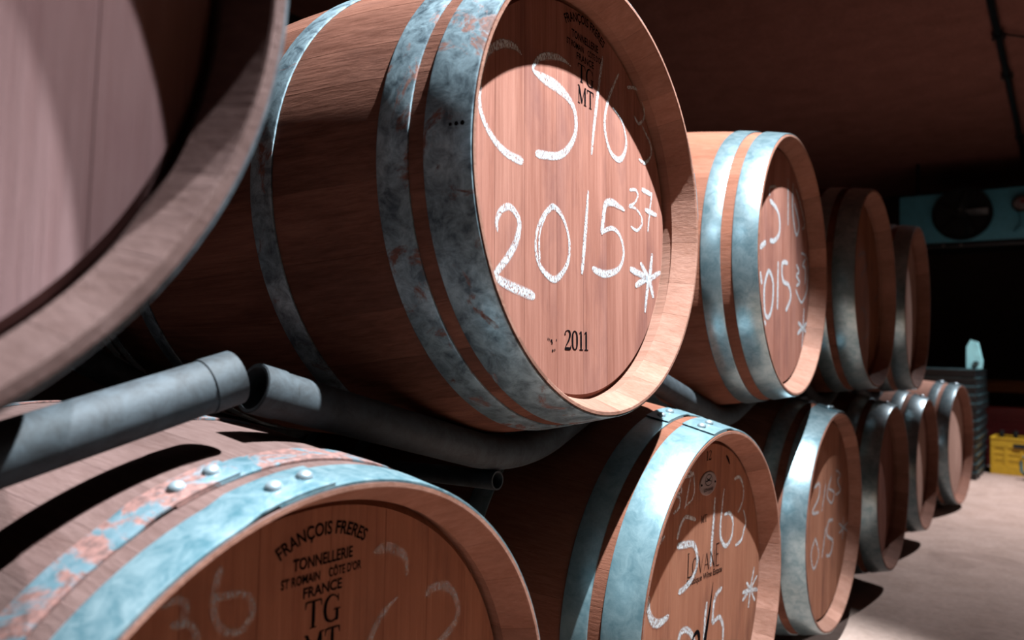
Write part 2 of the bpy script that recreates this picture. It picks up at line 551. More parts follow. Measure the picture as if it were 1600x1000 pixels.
def strokes_mesh(name, strokes, wscale, mat, sub=5, cols=7, x0=0.00035):
    """flat strokes on a head, in head coordinates (u right, v up)"""
    vs, fs, across = [], [], []
    for si, st in enumerate(strokes):
        pts = catmull(st, sub)
        x = x0 + 0.00006 * si
        base = len(vs)
        # rounded ends
        n = len(pts)
        for i, (u, v, w) in enumerate(pts):
            a = pts[max(i - 1, 0)]; b = pts[min(i + 1, n - 1)]
            t = Vector((b[0] - a[0], b[1] - a[1]))
            t = t.normalized() if t.length > 1e-9 else Vector((1, 0))
            nrm = Vector((-t.y, t.x))
            hw = max(w, 1.2) * wscale * 0.0005
            if i in (0, n - 1): hw *= 0.72
            for c in range(cols):
                f = c / (cols - 1)
                q = Vector((u, v)) + nrm * hw * (2 * f - 1)
                if i in (0, n - 1):
                    q += t * (1 if i else -1) * hw * 0.55 * (1 - (2 * f - 1) ** 2)
                vs.append((x, q.x, q.y)); across.append(f)
        for i in range(n - 1):
            for c in range(cols - 1):
                k = base + i * cols + c
                fs.append((k, k + 1, k + cols + 1, k + cols))
    me = bpy.data.meshes.new(name)
    me.from_pydata(vs, [], fs)
    at = me.attributes.new('across', 'FLOAT', 'POINT')
    at.data.foreach_set('value', across)
    me.materials.append(mat)
    return me

# hand-cut serif letters: strokes (x, y, width) on a one-unit cap height
SERIF = {
 '2': (0.56, [[(0.06, 0.74, .13), (0.10, 0.90, .06), (0.27, 0.98, .05), (0.42, 0.90, .13), (0.44, 0.72, .15), (0.34, 0.48, .11), (0.16, 0.24, .06), (0.05, 0.07, .05)], [(0.04, 0.06, .12), (0.26, 0.06, .13), (0.46, 0.07, .12), (0.52, 0.24, .03)]]),
 '0': (0.56, [[(0.26, 0.98, .05), (0.11, 0.84, .12), (0.08, 0.5, .15), (0.11, 0.16, .12), (0.26, 0.02, .05), (0.41, 0.16, .12), (0.44, 0.5, .15), (0.41, 0.84, .12), (0.26, 0.98, .05)]]),
 '1': (0.42, [[(0.20, 0.0, .15), (0.20, 0.98, .15)], [(0.05, 0.85, .05), (0.20, 0.97, .07)], [(0.05, 0.02, .05), (0.36, 0.02, .05)]]),
 'T': (0.86, [[(0.42, 0.0, .15), (0.42, 1.0, .15)], [(0.04, 0.97, .06), (0.80, 0.97, .06)], [(0.04, 0.74, .03), (0.07, 0.97, .09)], [(0.80, 0.74, .03), (0.77, 0.97, .09)], [(0.26, 0.02, .05), (0.58, 0.02, .05)]]),
 'G': (0.90, [[(0.74, 0.72, .04), (0.70, 0.86, .05), (0.46, 0.99, .06), (0.20, 0.86, .12), (0.10, 0.5, .16), (0.20, 0.14, .12), (0.46, 0.01, .06), (0.70, 0.10, .08)], [(0.70, 0.0, .14), (0.70, 0.42, .14)], [(0.52, 0.43, .05), (0.86, 0.43, .05)], [(0.74, 0.70, .04), (0.74, 0.99, .04)]]),
 'M': (1.06, [[(0.16, 0.0, .06), (0.16, 1.0, .06)], [(0.86, 0.0, .15), (0.86, 1.0, .15)], [(0.16, 1.0, .15), (0.50, 0.06, .15)], [(0.50, 0.06, .06), (0.84, 1.0, .06)], [(0.03, 0.02, .05), (0.30, 0.02, .05)], [(0.70, 0.02, .05), (1.02, 0.02, .05)], [(0.03, 0.98, .05), (0.20, 0.98, .05)], [(0.84, 0.98, .05), (1.02, 0.98, .05)]]),
 'L': (0.55, [[(0.10, 0.0, .10), (0.10, 1.0, .10)], [(0.0, 0.98, .04), (0.22, 0.98, .04)], [(0.02, 0.02, .05), (0.48, 0.02, .05), (0.52, 0.14, .04)]]),
 'O': (0.74, [[(0.35, 0.98, .04), (0.14, 0.80, .08), (0.08, 0.5, .10), (0.14, 0.2, .08), (0.35, 0.02, .04), (0.56, 0.2, .08), (0.62, 0.5, .10), (0.56, 0.8, .08), (0.35, 0.98, .04)]]),
 'V': (0.70, [[(0.06, 1.0, .10), (0.34, 0.0, .08)], [(0.34, 0.0, .04), (0.62, 1.0, .04)]]),
 'A': (0.74, [[(0.06, 0.0, .04), (0.36, 1.0, .05)], [(0.36, 1.0, .10), (0.66, 0.0, .10)], [(0.18, 0.34, .04), (0.54, 0.34, .04)]]),
 'N': (0.80, [[(0.12, 0.0, .04), (0.12, 1.0, .05)], [(0.12, 1.0, .10), (0.66, 0.0, .10)], [(0.66, 0.0, .04), (0.66, 1.0, .05)]]),
 'E': (0.58, [[(0.10, 0.0, .10), (0.10, 1.0, .10)], [(0.04, 0.98, .05), (0.50, 0.98, .05)], [(0.10, 0.52, .05), (0.40, 0.52, .05)], [(0.04, 0.02, .05), (0.52, 0.02, .05)]]),
}
def serif(text, u0, v0, width, height, slope=0.0, first=1.0):
    tw = sum(SERIF[c][0] for c in text)
    kx = width / tw
    out = []; x = 0
    for i, c in enumerate(text):
        adv, sts = SERIF[c]
        hh = height * (first if i in (0, len(text) - 1) else 1.0)
        for st in sts:
            out.append([(u0 + (x + px) * kx, v0 + py * hh + slope * (x + px) * kx, w * 1000 * (kx + height) / 2) for px, py, w in st])
        x += adv
    return out

def text_geo(text, width, height, bold=0.012):
    cu = bpy.data.curves.new('lettering', 'FONT')
    cu.body = text
    cu.size = 1.0
    cu.offset = bold
    cu.resolution_u = 3
    o = bpy.data.objects.new('lettering', cu)
    COL.objects.link(o)
    dg = bpy.context.evaluated_depsgraph_get()
    me = bpy.data.meshes.new_from_object(o.evaluated_get(dg))
    vs = [v.co.copy() for v in me.vertices]
    fs = [tuple(p.vertices) for p in me.polygons]
    bpy.data.objects.remove(o); bpy.data.curves.remove(cu); bpy.data.meshes.remove(me)
    x0 = min(v.x for v in vs); x1 = max(v.x for v in vs); y1 = max(v.y for v in vs); y0 = min(v.y for v in vs)
    return [((v.x - x0) / (x1 - x0) * width, (v.y - max(y0, 0 if y0 > -0.3 else y0)) / 0.73 * height) for v in vs], fs

class Ink:
    def __init__(self): self.v = []; self.f = []
    def line(self, text, u0, v0, u1, v1, height, bold=0.012, bow=0.0):
        w = sqrt((u1 - u0) ** 2 + (v1 - v0) ** 2)
        uv, fs = text_geo(text, w, height, bold)
        a = atan2(v1 - v0, u1 - u0)
        n = len(self.v)
        for x, y in uv:
            if bow:                      # bend along an arc of height bow
                r = (w * w / 4 + bow * bow) / (2 * bow)
                ph = (x - w / 2) / r
                xx = w / 2 + (r + y) * sin(ph)
                yy = (r + y) * cos(ph) - r + bow
                x, y = xx, yy
            self.v.append((0.0004, u0 + x * cos(a) - y * sin(a), v0 + x * sin(a) + y * cos(a)))
        self.f += [tuple(i + n for i in f) for f in fs]
    def strokes(self, sts):
        me = strokes_mesh('tmp', sts, 1.0, M['ink'], 4, 2)
        n = len(self.v)
        self.v += [(0.00042 + 0.00001 * (i % 3), v.co.y, v.co.z) for i, v in enumerate(me.vertices)]
        self.f += [tuple(i + n for i in p.vertices) for p in me.polygons]
        bpy.data.meshes.remove(me)
    def build(self, name, root, Rb, u=0, v=0, rot=0.0, HD=0.0475):
        me = bpy.data.meshes.new(name)
        me.from_pydata(self.v, [], self.f)
        me.materials.append(M['ink'])
        return obj(name, me, root, (BL / 2 - HD, u, Rb + v), (rot, 0, 0))

def cooper_stamp(root, Rb, u, v, k=1.0, HD=0.0475):
    """cooperage stencil; (u, v) = foot of the letters TG"""
    s = Ink()
    s.line('FRANÇOIS FRERES', -0.050 * k, 0.064 * k, 0.050 * k, 0.064 * k, 0.012 * k, 0.02, bow=0.016 * k)
    s.line('TONNELLERIE', -0.034 * k, 0.054 * k, 0.034 * k, 0.054 * k, 0.0105 * k, 0.02)
    s.line('ST ROMAIN', -0.046 * k, 0.041 * k, -0.004 * k, 0.041 * k, 0.0082 * k, 0.022)
    s.line("CÔTE D'OR", 0.006 * k, 0.041 * k, 0.045 * k, 0.041 * k, 0.0082 * k, 0.02)
    s.line('FRANCE', -0.022 * k, 0.028 * k, 0.022 * k, 0.028 * k, 0.0095 * k, 0.02)
    s.strokes(serif('TG', -0.020 * k, 0.0, 0.042 * k, 0.024 * k))
    s.strokes(serif('MT', -0.020 * k, -0.029 * k, 0.042 * k, 0.024 * k))
    s.build('cooperage_stamp', root, Rb, u, v, HD=HD)

CHALK = {
 'U2': [
  [(-0.138,0.160,2),(-0.152,0.165,9),(-0.175,0.161,11),(-0.193,0.151,11),(-0.205,0.141,10),(-0.213,0.127,8),(-0.219,0.108,6.5),(-0.221,0.091,6.5),(-0.222,0.078,6.5),(-0.218,0.063,6.5),(-0.205,0.046,7.5),(-0.186,0.033,9),(-0.165,0.026,10),(-0.136,0.024,11)],
  [(-0.021,0.184,2),(-0.043,0.186,7),(-0.069,0.182,10),(-0.095,0.171,9),(-0.109,0.158,6),(-0.111,0.148,5),(-0.087,0.145,13),(-0.058,0.144,15),(-0.031,0.138,11),(-0.014,0.127,8.5),(-0.008,0.111,8),(-0.011,0.090,8),(-0.025,0.070,9),(-0.044,0.055,10),(-0.066,0.047,10),(-0.105,0.041,11)],
  [(0.068,0.228,5),(0.057,0.185,6),(0.048,0.145,7),(0.040,0.108,6),(0.034,0.073,4)],
  [(0.117,0.218,4),(0.088,0.175,6),(0.074,0.140,6),(0.075,0.113,6),(0.091,0.089,7),(0.117,0.084,9),(0.135,0.100,7),(0.140,0.122,5),(0.126,0.147,4),(0.098,0.160,3)],
  [(0.146,0.206,6),(0.181,0.213,6),(0.198,0.196,5),(0.203,0.175,5),(0.184,0.158,6),(0.169,0.165,5)],
  [(0.193,0.158,4),(0.223,0.136,6),(0.226,0.118,6),(0.205,0.099,6),(0.183,0.100,4)],
  [(-0.186,-0.072,3),(-0.188,-0.060,6),(-0.180,-0.046,8),(-0.164,-0.038,8.5),(-0.149,-0.044,8),(-0.142,-0.056,8),(-0.148,-0.077,10),(-0.164,-0.098,10),(-0.184,-0.117,9),(-0.194,-0.126,8)],
  [(-0.192,-0.127,9),(-0.158,-0.135,12),(-0.111,-0.143,12)],
  [(-0.066,-0.019,8),(-0.087,-0.035,7),(-0.102,-0.055,5),(-0.107,-0.076,4),(-0.102,-0.097,6),(-0.085,-0.111,8),(-0.064,-0.117,9),(-0.045,-0.107,8),(-0.030,-0.089,6.5),(-0.026,-0.065,5),(-0.035,-0.041,5),(-0.051,-0.025,7),(-0.069,-0.020,8)],
  [(-0.085,-0.036,5),(-0.093,-0.050,3),(-0.099,-0.067,3),(-0.098,-0.096,4)],
  [(0.024,0.018,4),(0.015,-0.047,8),(0.006,-0.102,6)],
  [(0.132,0.009,5),(0.113,0.012,8),(0.092,0.014,11),(0.074,0.008,10),(0.068,-0.009,9),(0.062,-0.037,9)],
  [(0.064,-0.035,6),(0.093,-0.025,7),(0.117,-0.032,6),(0.129,-0.054,6),(0.122,-0.075,6.5),(0.104,-0.088,9),(0.069,-0.096,11),(0.036,-0.092,9)],
  [(0.151,0.044,5),(0.171,0.048,5),(0.178,0.040,4),(0.166,0.026,4),(0.149,0.018,5),(0.170,0.018,4),(0.190,0.008,4),(0.190,-0.005,4.5),(0.174,-0.016,5),(0.154,-0.013,4)],
  [(0.193,0.053,8),(0.228,0.051,8)],
  [(0.228,0.054,4),(0.220,0.023,4.5),(0.212,-0.012,4)],
  [(0.204,0.022,8),(0.244,0.020,8)],
  [(0.151,-0.080,11),(0.208,-0.088,10)],
  [(0.186,-0.067,8),(0.211,-0.087,11)],
  [(0.227,-0.047,6),(0.218,-0.085,12)],
  [(0.256,-0.074,8),(0.206,-0.093,10)],
  [(0.229,-0.117,9),(0.215,-0.087,10)],
  [(0.199,-0.143,6),(0.213,-0.087,11)],
  [(0.168,-0.104,10),(0.211,-0.087,10)],
 ],
 'U3': [
  [(-0.155,0.024,9),(-0.118,0.040,9)],
  [(-0.092,0.148,5),(-0.088,0.166,5),(-0.044,0.177,5)],
  [(-0.087,0.137,8),(-0.032,0.126,8),(-0.011,0.103,8),(-0.015,0.074,8),(-0.051,0.053,8),(-0.085,0.048,8)],
  [(0.057,0.215,5),(0.059,0.106,5)],
  [(0.102,0.213,6),(0.098,0.148,6),(0.132,0.093,6),(0.158,0.122,6),(0.115,0.166,6)],
  [(0.129,0.204,6),(0.169,0.175,6),(0.214,0.131,6),(0.189,0.116,6)],
  [(-0.153,-0.030,8),(-0.144,-0.052,8)],
  [(-0.123,-0.134,8),(-0.114,-0.137,8)],
  [(-0.098,-0.020,8),(-0.125,-0.058,8),(-0.121,-0.110,8),(-0.095,-0.122,8),(-0.067,-0.097,8),(-0.058,-0.052,8),(-0.073,-0.027,8),(-0.098,-0.020,8)],
  [(-0.021,0.007,8),(-0.025,-0.098,8)],
  [(0.056,0.015,8),(0.012,0.008,8),(0.019,-0.030,8),(0.068,-0.037,8),(0.086,-0.065,8),(0.045,-0.098,8)],
  [(0.136,0.019,6),(0.161,0.006,6),(0.137,-0.007,6),(0.167,-0.020,6),(0.137,-0.032,6)],
  [(0.223,0.044,6),(0.197,0.025,6),(0.223,0.019,6),(0.221,-0.018,6)],
  [(0.132,-0.042,5),(0.168,-0.063,5),(0.193,-0.068,5),(0.224,-0.049,5),(0.243,-0.024,5),(0.249,0.032,5),(0.229,0.053,5),(0.184,0.054,5)],
  [(0.212,-0.084,6),(0.195,-0.178,6)],
  [(0.239,-0.118,8),(0.152,-0.148,8)],
  [(0.157,-0.121,8),(0.233,-0.140,8)],
 ],
 'U4': [
  [(-0.027,0.099,7),(0.044,0.118,7),(0.080,0.088,7),(-0.001,0.039,7)],
  [(0.156,0.111,6),(0.145,0.037,6)],
  [(-0.002,-0.055,6),(0.060,-0.071,6),(0.096,-0.130,6),(0.032,-0.152,6)],
  [(0.214,0.065,6),(0.254,0.015,6),(0.193,-0.021,6)],
 ],
 'L1': [
  [(-0.145,0.225,9),(-0.134,0.227,9),(-0.126,0.222,9),(-0.128,0.210,9),(-0.136,0.208,9)],
  [(-0.137,0.209,9),(-0.123,0.206,9),(-0.116,0.195,9),(-0.119,0.189,9)],
  [(-0.098,0.243,9),(-0.102,0.225,9),(-0.101,0.205,9),(-0.090,0.191,9),(-0.075,0.190,9),(-0.067,0.203,9),(-0.072,0.215,9),(-0.088,0.220,9),(-0.100,0.220,9)],
  [(0.068,0.224,8),(0.078,0.225,13),(0.090,0.223,14),(0.108,0.213,11),(0.113,0.200,6),(0.113,0.191,4)],
  [(0.102,0.173,3),(0.091,0.168,6),(0.082,0.162,10),(0.069,0.148,11),(0.063,0.136,11),(0.060,0.124,10)],
  [(0.144,0.164,11),(0.151,0.169,13),(0.168,0.169,14),(0.184,0.160,12),(0.194,0.145,10),(0.195,0.130,11),(0.183,0.118,13),(0.167,0.110,14),(0.153,0.096,12)],
 ],
 'L2': [
  [(-0.072,0.220,5),(-0.091,0.174,5)],
  [(-0.062,0.230,4.5),(-0.055,0.201,4.5),(-0.064,0.185,4.5),(-0.088,0.178,4.5)],
  [(-0.111,0.216,6),(-0.107,0.203,6),(-0.124,0.200,6),(-0.111,0.192,6),(-0.113,0.179,6),(-0.133,0.172,6)],
  [(-0.068,0.243,6),(-0.080,0.235,6),(-0.065,0.226,6),(-0.095,0.225,6)],
  [(-0.048,0.149,8),(-0.085,0.159,8),(-0.103,0.151,8),(-0.112,0.138,8),(-0.116,0.129,8)],
  [(-0.163,0.141,6),(-0.180,0.132,6)],
  [(0.034,0.175,6),(0.031,0.137,9),(0.026,0.095,10),(0.024,0.058,10)],
  [(0.075,0.185,4),(0.068,0.154,7),(0.063,0.122,8),(0.066,0.099,9),(0.089,0.080,10),(0.116,0.090,8),(0.123,0.117,8),(0.106,0.137,9),(0.081,0.138,6)],
  [(0.123,0.197,7),(0.149,0.198,8),(0.170,0.178,6),(0.172,0.158,6),(0.160,0.141,7),(0.147,0.133,6)],
  [(0.174,0.134,5),(0.189,0.107,7),(0.180,0.094,7),(0.168,0.077,8),(0.139,0.072,7)],
  [(-0.115,0.117,12),(-0.086,0.114,13),(-0.056,0.110,12),(-0.039,0.094,10),(-0.035,0.074,10),(-0.051,0.054,10),(-0.081,0.043,12),(-0.104,0.041,11)],
  [(-0.210,0.058,10),(-0.209,0.038,12),(-0.193,0.017,15),(-0.168,0.009,14),(-0.140,0.012,10)],
  [(-0.103,-0.046,10),(-0.092,-0.028,12),(-0.070,-0.028,12),(-0.046,-0.044,12),(-0.031,-0.068,10)],
  [(0.012,-0.004,10),(0.006,-0.033,10),(0.004,-0.076,10)],
  [(0.077,0.007,9),(0.051,-0.001,11),(0.041,-0.022,10),(0.040,-0.045,11)],
  [(0.040,-0.047,9),(0.069,-0.043,10),(0.088,-0.063,10),(0.090,-0.090,10),(0.083,-0.111,9)],
  [(0.243,0.009,7),(0.222,-0.033,7)],
  [(0.259,-0.011,7),(0.225,-0.028,7)],
  [(0.265,-0.039,9),(0.225,-0.030,9)],
  [(0.252,-0.057,7),(0.225,-0.028,7)],
  [(0.217,-0.062,8),(0.225,-0.028,8)],
  [(0.185,-0.041,9),(0.225,-0.028,9)],
  [(0.183,-0.026,9),(0.225,-0.030,9)],
  [(0.203,-0.012,8),(0.225,-0.028,8)],
 ],
 'L3': [
  [(-0.123,0.097,7),(-0.070,0.102,7),(-0.073,0.067,7),(-0.129,0.036,7),(-0.069,0.028,7)],
  [(-0.007,0.094,6),(-0.038,0.027,6)],
  [(0.051,0.108,6),(0.010,0.063,6),(0.059,0.034,6),(0.084,0.059,6),(0.028,0.076,6)],
  [(0.098,0.119,6),(0.150,0.101,6),(0.116,0.087,6),(0.154,0.058,6),(0.105,0.050,6)],
  [(-0.095,-0.035,6),(-0.130,-0.069,6),(-0.102,-0.112,6),(-0.057,-0.084,6),(-0.095,-0.035,6)],
  [(0.006,-0.024,7),(-0.025,-0.097,7)],
  [(0.078,-0.015,7),(0.034,-0.013,7),(0.021,-0.047,7),(0.084,-0.074,7),(0.060,-0.106,7),(0.020,-0.102,7)],
  [(0.201,-0.027,6),(0.192,-0.088,6)],
  [(0.150,-0.037,6),(0.252,-0.076,6)],
  [(0.249,-0.049,6),(0.153,-0.065,6)],
 ],
}

CHALK_STYLE = {'U2': (1.2, 'chalk'), 'U3': (1.75, 'chalk_mid'), 'U4': (1.8, 'chalk_faint'), 'L1': (0.85, 'chalk_faint'), 'L2': (1.1, 'chalk'), 'L3': (1.6, 'chalk_soft')}
M['chalk_mid'] = chalk_mat('chalk_mid', 0.75, 0.41)
M['chalk_soft'] = chalk_mat('chalk_soft', 0.55, 0.42)

UP = 'upper row of oak barrels'
LOW = 'lower row of oak barrels'
# key: head centre, yaw and tilt of the axis, rim radius, belly radius (None = rests on the floor)
SPEC = [
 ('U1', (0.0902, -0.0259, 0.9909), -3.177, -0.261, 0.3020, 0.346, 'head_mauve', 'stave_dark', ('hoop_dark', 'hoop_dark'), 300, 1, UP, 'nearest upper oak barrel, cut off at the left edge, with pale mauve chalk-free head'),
 ('U2', (-0.0042, 0.8789, 0.9872), 0.242, 1.890, 0.2974, 0.347, 'head_red', 'stave_red', ('hoop_worn', 'hoop_worn'), 20, 1, UP, 'large oak barrel in the middle, chalked 2015 and CS/63 with black stamp 2011'),
 ('U3', (-0.0033, 1.7350, 0.9875), 1.720, 0.303, 0.2942, 0.344, 'head_red', 'stave_pale', ('hoop_steel', 'hoop_steel'), 30, 1, UP, 'upper oak barrel right behind the 2011 barrel, bright blue-grey hoops and thin chalk writing'),
 ('U4', (0.0239, 2.4716, 0.9991), -0.100, 0.469, 0.2996, 0.338, 'head_brown', 'stave_red', ('hoop_steel', 'hoop_steel'), 30, 1, UP, 'shaded upper oak barrel with dark head, second from the far end'),
 ('U5', (0.0286, 3.2106, 0.9897), 0.557, -0.623, 0.3095, 0.347, 'head_lit_tone', 'stave_lit_tone', ('hoop_steel', 'hoop_steel'), 30, 1, UP, 'farthest barrel of the upper row with one bright glint on its hoop'),
 ('L1', (-0.0008, 0.4443, 0.3508), 0.544, 0.542, 0.3044, None, 'head_brown', 'stave_grey', ('hoop_cyan', 'hoop_rust'), 92, -1, LOW, 'nearest lower oak barrel with cyan and rusty riveted hoops and black cooperage stencil'),
 ('L2', (0.0174, 1.2563, 0.3502), -0.926, -0.922, 0.2997, None, 'head_brown', 'stave_pale', ('hoop_teal', 'hoop_teal'), 104, 1, LOW, 'lower oak barrel with bright teal hoop, round medallion and estate lettering on its head'),
 ('L3', (-0.0095, 2.1409, 0.3503), -0.317, -1.025, 0.2876, None, 'head_brown', 'stave_red', ('hoop_steel', 'hoop_steel'), 95, 1, LOW, 'lower oak barrel with shaded chalked head beside the medallion barrel'),
 ('L4', (0.0064, 2.8667, 0.3494), -0.460, -0.324, 0.2760, None, 'head_red', 'stave_red', ('hoop_steel', 'hoop_steel'), 95, 1, LOW, 'darkest lower oak barrel, third from the far end of the row'),
 ('L5', (0.0025, 3.6569, 0.3496), -1.072, -0.359, 0.2765, None, 'head_lit_tone', 'stave_lit_tone', ('hoop_steel', 'hoop_steel'), 95, 1, LOW, 'lower oak barrel with half lit head, second from the far end of the row'),
 ('L6', (0.0189, 4.7188, 0.3510), -4.771, 0.042, 0.3179, None, 'head_lit_tone', 'stave_lit_tone', ('hoop_steel', 'hoop_steel'), 95, 1, LOW, 'farthest lower oak barrel, brightly lit beside the stacked black trays'),
]
BARREL = {}
for key, H, yaw, tilt, R, Rb, hm, sm, hoops, joint, lapdir, grp, label in SPEC:
    rot = Matrix.Rotation(radians(yaw), 3, 'Z') @ Matrix.Rotation(-radians(tilt), 3, 'Y')
    if Rb is None:
        Rb = H[2] - BL / 2 * sin(radians(tilt)) - 0.0005
    loc = Vector(H) - rot @ Vector((BL / 2, 0, Rb))
    root = empty('wine_barrel', loc, label, 'barrel', grp)
    root.rotation_euler = rot.to_euler()
    rad = make_staves(root, R, Rb, M[sm], M['stave_grey' if key == 'U1' else 'stave_raw'], 0.007 if key == 'U1' else 0.004)
    HD = HEAD_DEPTH.get(key, 0.0475)
    make_head(root, R, Rb, M[hm], 1, HD)
    if key in ('U2', 'U1', 'L1', 'L2'):
        make_head(root, R, Rb, M[hm], -1)
    for i, (s0, s1) in enumerate(((0.0015, 0.057), (0.077, 0.117), (0.277, 0.314))):
        w = 0.85 if key in ('U3', 'L1') else 1.0
        s1b, s0b = (s0 + (s1 - s0) * w, s0) if i == 0 else ((s1 - 0.008, s0 - 0.006) if w < 1 and i == 1 else (s1, s0))
        jj = joint + (0 if i == 0 else 2) + (random.uniform(-4, 4) if i == 2 else 0)
        if key == 'L1' and i == 1: jj = joint + 8
        hp = make_hoop(root, rad, Rb, s0b, s1b, jj, lapdir, M[hoops[min(i, 1)]])
        if key == 'U2' and i == 0:                 # three punched dots near the front edge
            for sd, rr in ((0.011, 0.0026), (0.018, 0.0024), (0.025, 0.0019)):
                a = radians(176); rd = rad(sd) + 0.0031
                b = MB(); b.lathe([(0.0, 0.0006), (rr, 0.0004), (rr, -0.001)], n=12)
                o = b.build('punch_mark', M['ink'], hp, (BL / 2 - sd, rd * cos(a), rd * sin(a)))
                o.rotation_euler = Vector((0, cos(a), sin(a))).to_track_quat('Z', 'Y').to_euler()
        make_hoop(root, rad, Rb, BL - s1, BL - s0, jj + 150, lapdir, M[hoops[min(i, 1)]], rivets=False)
    if key in CHALK:
        ws, cm = CHALK_STYLE[key]
        for si, st in enumerate(CHALK[key]):
            obj('chalk_stroke', strokes_mesh('chalk_stroke', [st], ws, M[cm], x0=0.00035 + 0.00006 * (si % 6)), root, (BL / 2 - HD, 0, Rb))
    BARREL[key] = (root, rot, rad, Rb, R)

# printed marks
r, _, rad, Rb, R = BARREL['U2']
s = Ink(); s.strokes(serif('2011', -0.040, -0.2085, 0.064, 0.0265)); s.build('year_stamp', r, Rb, HD=HEAD_DEPTH['U2'])
cooper_stamp(r, Rb, 0.018, 0.170, 1.08, HEAD_DEPTH['U2'])
dots = Ink()
for u, v, w in ((-0.078, -0.198, 4), (-0.0765, -0.201, 3), (-0.075, -0.211, 3.5), (-0.086, -0.196, 1.6), (-0.070, -0.210, 2), (-0.066, -0.197, 1.5), (-0.083, -0.197, 1.5)):
    dots.strokes([[(u + 0.007, v - 0.001, w), (u + 0.007, v + 0.002, w)]])
dots.build('nail_mark', r, Rb, HD=HEAD_DEPTH['U2'])
r, _, rad, Rb, R = BARREL['L1']
cooper_stamp(r, Rb, 0.006, 0.171, 1.0)
r, _, rad, Rb, R = BARREL['L2']
HL2 = HEAD_DEPTH['L2']
s = Ink(); s.strokes(serif('LOVANE', -0.074, 0.0565, 0.138, 0.030, -0.04, 1.35)); s.build('estate_name', r, Rb, HD=HL2)
s = Ink(); s.line('Boutique Wine Estate', -0.074, 0.043, 0.076, 0.037, 0.011, 0.01); s.build('estate_line', r, Rb, HD=HL2)
s = Ink(); s.strokes(serif('12', -0.009, 0.2440, 0.022, 0.0165)); s.build('clock_numeral', r, Rb, HD=HL2)
s = Ink(); s.strokes([[(0.080, 0.245, 4), (0.089, 0.238, 6), (0.098, 0.228, 4)]]); s.build('tick_mark', r, Rb, HD=HL2)
s = Ink(); s.strokes(serif('MT', -0.024, 0.139, 0.026, 0.012)); s.build('cooper_initials', r, Rb, HD=HL2)
s = Ink()
s.strokes([[(0.037, 0.026, 1.5), (0.024, -0.024, 8), (0.008, -0.068, 13), (-0.010, -0.130, 10)], [(0.032, -0.004, 1.2), (0.002, -0.084, 2)],
           [(-0.048, -0.064, 3), (-0.040, -0.048, 6), (-0.025, -0.044, 8), (-0.016, -0.056, 9), (-0.022, -0.070, 6), (-0.032, -0.066, 4)]])
s.build('needle_emblem', r, Rb, HD=HL2)
b = MB(); b.lathe([(0.0205, 0.0), (0.0205, 0.0012), (0.0190, 0.0018), (0.0175, 0.0014), (0.0, 0.0014)], axis='X', n=40)
b.v = [Vector((v.x, v.y * 1.75, v.z)) for v in b.v]
md = b.build('medallion', M['medal'], r, (BL / 2 - HL2, 0.0, Rb + 0.204)); md['label'] = 'oval dull metal medallion'
ring = [(0.015 * cos(t), 0.006 + 0.0095 * sin(t), 1.2) for t in [k * 2 * pi / 12 for k in range(13)]]
s = Ink(); s.strokes([ring, [(-0.012, 0.004, 1.6), (0.0, 0.006, 2.4), (0.011, 0.011, 1.4)], [(-0.009, 0.010, 1.4), (0.002, 0.005, 1.8), (0.012, 0.003, 1.2)]])
s.line('LOVANE', -0.019, -0.013, 0.019, -0.013, 0.0055, 0.015)
s.v = [(x + 0.0016, y, z) for x, y, z in s.v]
me = bpy.data.meshes.new('engraving'); me.from_pydata(s.v, [], s.f); me.materials.append(M['ink']); obj('engraving', me, md)
for u in (-0.029, 0.029):
    b = MB(); b.lathe([(0.0022, 0.001), (0.0018, 0.0024), (0.0, 0.0028)], axis='X', n=10); b.build('screw', M['ink'], md, (0, u, 0.0))

